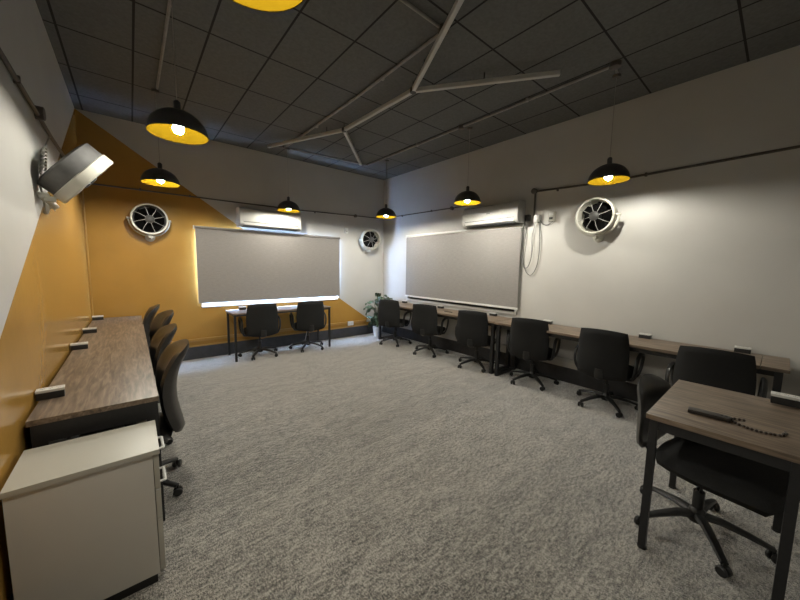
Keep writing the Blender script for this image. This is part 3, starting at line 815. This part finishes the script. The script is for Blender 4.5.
# ------------------------------------------------------------------ plant in the far corner
PX, PY = 3.80, 5.22
t = thing('potted_plant', 'leafy green plant in a white pot in the far corner', 'plant', (PX, PY, 0))
bm = B(); lathe(bm, [(0, 0), (.075, 0), (.095, .19), (.098, .20), (.088, .20), (.084, .175), (0, .175)], 28); obj('pot', bm, M['pot'], t)
bm = B(); lathe(bm, [(0, .174), (.083, .174), (.083, .182), (0, .186)], 20); obj('soil', bm, M['soil'], t)
rnd = random.Random(3)
for k in range(30):
    g = rnd.uniform(0, 2*PI) if k > 3 else k*1.57; rr = rnd.uniform(.04, .14); hh = rnd.uniform(.40, .90)
    if k > 20: hh = rnd.uniform(.28, .5); rr = rnd.uniform(.10, .15)
    tip = Vector((math.cos(g)*rr-.02, math.sin(g)*rr-.03, hh))
    bm = B(); tube(bm, [(0, 0, .18), (tip.x*.35, tip.y*.35, .18+(hh-.18)*.6), tip], .004, 5, smooth=4); st = obj('stem', bm, M['stem'], t)
    # heart-shaped leaf
    bm = B(); L = rnd.uniform(.14, .21); W = L*.8; n = 8; rows = []
    for i in range(n+1):
        s = i/n; w = W/2*math.sin(PI*min(1, s*.93+.09))**.8*(1.15-.55*s)
        rows.append([bm.verts.new((w*q, s*L, -.35*L*s*s-.12*abs(q)*w+.02*math.sin(q*6+i))) for q in (-1, -.5, 0, .5, 1)])
    for i in range(n):
        for j in range(4): bm.faces.new((rows[i][j], rows[i][j+1], rows[i+1][j+1], rows[i+1][j]))
    bmesh.ops.solidify(bm, geom=bm.faces[:], thickness=.0015)
    az = g-PI/2+rnd.uniform(-.6, .6)
    bm.transform(Matrix.Translation(tip) @ Matrix.Rotation(az, 4, 'Z') @ Matrix.Rotation(rnd.uniform(-.7, .5), 4, 'X'))
    obj('leaf', bm, M['leaf'], st)

# ------------------------------------------------------------------ wall boxes and wires on the right wall
def wall_box(name, label, cat, loc, size, mat, extra=None):
    t = thing(name, label, cat, loc)
    sx, sy, sz = size
    bm = B(); box(bm, (0, 0, 0), size, .004); obj('housing', bm, M[mat], t)
    if extra: extra(t)
    return t
def sw_extra(t):
    bm = B(); box(bm, (-.026, 0, .028), (.008, .05, .035), .003); obj('rocker', bm, M['white'], t)
    bm = B(); box(bm, (-.026, 0, -.025), (.006, .045, .03), .003); obj('socket_face', bm, M['darkgrey'], t)
wall_box('switch_box', 'white switch box on the right wall between hanging wires and the fan', 'switch', (XR-.024, 1.945, 2.085), (.046, .085, .12), 'cab', sw_extra)
def jb_extra(t):
    bm = B(); lathe(bm, [(0, 0), (.03, 0), (.03, .014), (0, .016)], 18, mat=Vector((-1, 0, 0)).to_track_quat('Z', 'Y').to_matrix().to_4x4()); o = obj('cover_disc', bm, M['white'], t); o.location = (-.024, 0, 0)
wall_box('junction_box', 'white junction box under the conduit drop on the right wall', 'junction box', (XR-.026, 2.135, 2.08), (.048, .07, .085), 'white', jb_extra)
def db_extra(t):
    bm = B(); box(bm, (-.026, 0, .008), (.006, .03, .02), .002); obj('lever', bm, M['plastic'], t)
wall_box('breaker_box', 'dark breaker box beside the right air conditioner above the hanging wires', 'breaker box', (XR-.026, 2.27, 2.10), (.048, .06, .08), 'darkgrey', db_extra)
bm = B(); x = XR-.012
tube(bm, [(x, 2.12, 2.035), (x-.01, 2.085, 1.80), (x-.006, 2.10, 1.50), (x-.006, 2.17, 1.345), (x-.006, 2.25, 1.37), (x-.008, 2.312, 1.55), (x-.01, 2.29, 1.85), (x-.014, 2.27, 2.06)], .006, 7, smooth=8)
tag(obj('hanging_wire', bm, M['cable']), 'longest looped grey wire hanging below the boxes on the right wall', 'wire', 'looped wires on the right wall')
bm = B()
tube(bm, [(x-.01, 2.155, 2.035), (x-.016, 2.19, 1.85), (x-.016, 2.185, 1.6), (x-.016, 2.235, 1.44), (x-.016, 2.31, 1.48), (x-.020, 2.335, 1.75), (x-.018, 2.285, 2.06)], .006, 7, smooth=8)
tag(obj('hanging_wire', bm, M['cable']), 'shorter looped grey wire hanging inside the longest loop on right wall', 'wire', 'looped wires on the right wall')
bm = B()
tube(bm, [(x, 2.105, 2.06), (x-.008, 2.06, 2.0), (x-.008, 2.0, 1.985), (x-.008, 1.95, 2.01), (x-.008, 1.935, 2.025)], .006, 7, smooth=6)
tag(obj('hanging_wire', bm, M['cable']), 'short sagging wire linking junction box to switch box on right wall', 'wire', 'looped wires on the right wall')
bm = B()
tube(bm, [(x-.008, 1.33, 1.80), (x-.004, 1.62, 1.93), (x-.004, 1.80, 1.95), (x-.004, 1.90, 2.02)], .004, 6, smooth=6)
bm.free()
# little white box and rail socket on the back wall
t = thing('wall_sensor', 'little white box on the back wall between the blind and corner fan', 'sensor', (3.25, YB-.016, 2.10))
bm = B(); box(bm, (0, 0, 0), (.065, .03, .10), .006); obj('housing', bm, M['whiteframe'], t)
bm = B(); box(bm, (0, -.016, -.015), (.03, .004, .03), .001); obj('grille', bm, M['cab'], t)
t = thing('rail_socket', 'white power socket on the ochre rail of the back wall', 'power socket', (3.33, YB-.037, .272))
bm = B(); box(bm, (0, 0, 0), (.13, .016, .085), .005); obj('plate', bm, M['white'], t)
bm = B()
for sx in (-.03, .03):
    for dx, dz in ((-.008, -.006), (.008, -.006), (0, .01)): box(bm, (sx+dx, -.0085, dz), (.005, .002, .006))
obj('socket_holes', bm, M['plastic'], t)
# white cable on floor under right desk
bm = B()
tube(bm, [(3.98, 3.72, .02), (3.86, 3.55, .006), (3.95, 3.30, .006), (3.88, 3.05, .006), (3.98, 2.85, .006), (4.02, 2.62, .03), (4.09, 2.55, .27)], .006, 7, smooth=8)
tag(obj('floor_cable', bm, M['white']), 'white cable lying on the carpet beneath the far right wall desk', 'cable')
bm = B()
tube(bm, [(2.12, 5.47, .03), (2.02, 5.38, .006), (2.16, 5.30, .006), (2.30, 5.40, .01), (2.40, 5.49, .20), (2.42, 5.49, .27)], .005, 7, smooth=8)
tag(obj('floor_cable', bm, M['white']), 'white cable curling on the carpet beneath the back window desk', 'cable')

# ------------------------------------------------------------------ world and camera
w = bpy.data.worlds.new('World'); S.world = w; w.use_nodes = True
w.node_tree.nodes['Background'].inputs[0].default_value = (0.02, 0.025, 0.03, 1)
w.node_tree.nodes['Background'].inputs[1].default_value = 0.3

f, yaw, pitch, roll = 319.564, 0.699036, 0.103647, 0.015792
fw = Vector((math.sin(yaw)*math.cos(pitch), math.cos(yaw)*math.cos(pitch), -math.sin(pitch)))
rt = Vector((math.cos(yaw), -math.sin(yaw), 0)); up = rt.cross(fw)
r2 = rt*math.cos(roll)+up*math.sin(roll); u2 = up*math.cos(roll)-rt*math.sin(roll)
cd = bpy.data.cameras.new('camera'); cam = bpy.data.objects.new('camera', cd); C.objects.link(cam)
cd.sensor_width = 36; cd.lens = f/800*36; cd.clip_start = .02; cd.clip_end = 100
mw = Matrix((r2, u2, -fw)).transposed().to_4x4(); mw.translation = (0, 0, CAMH); cam.matrix_world = mw
S.camera = cam

S.view_settings.view_transform = 'Standard'; S.view_settings.look = 'None'
S.view_settings.gamma = 1.0; S.view_settings.use_curve_mapping = False
S.view_settings.exposure = 0.0
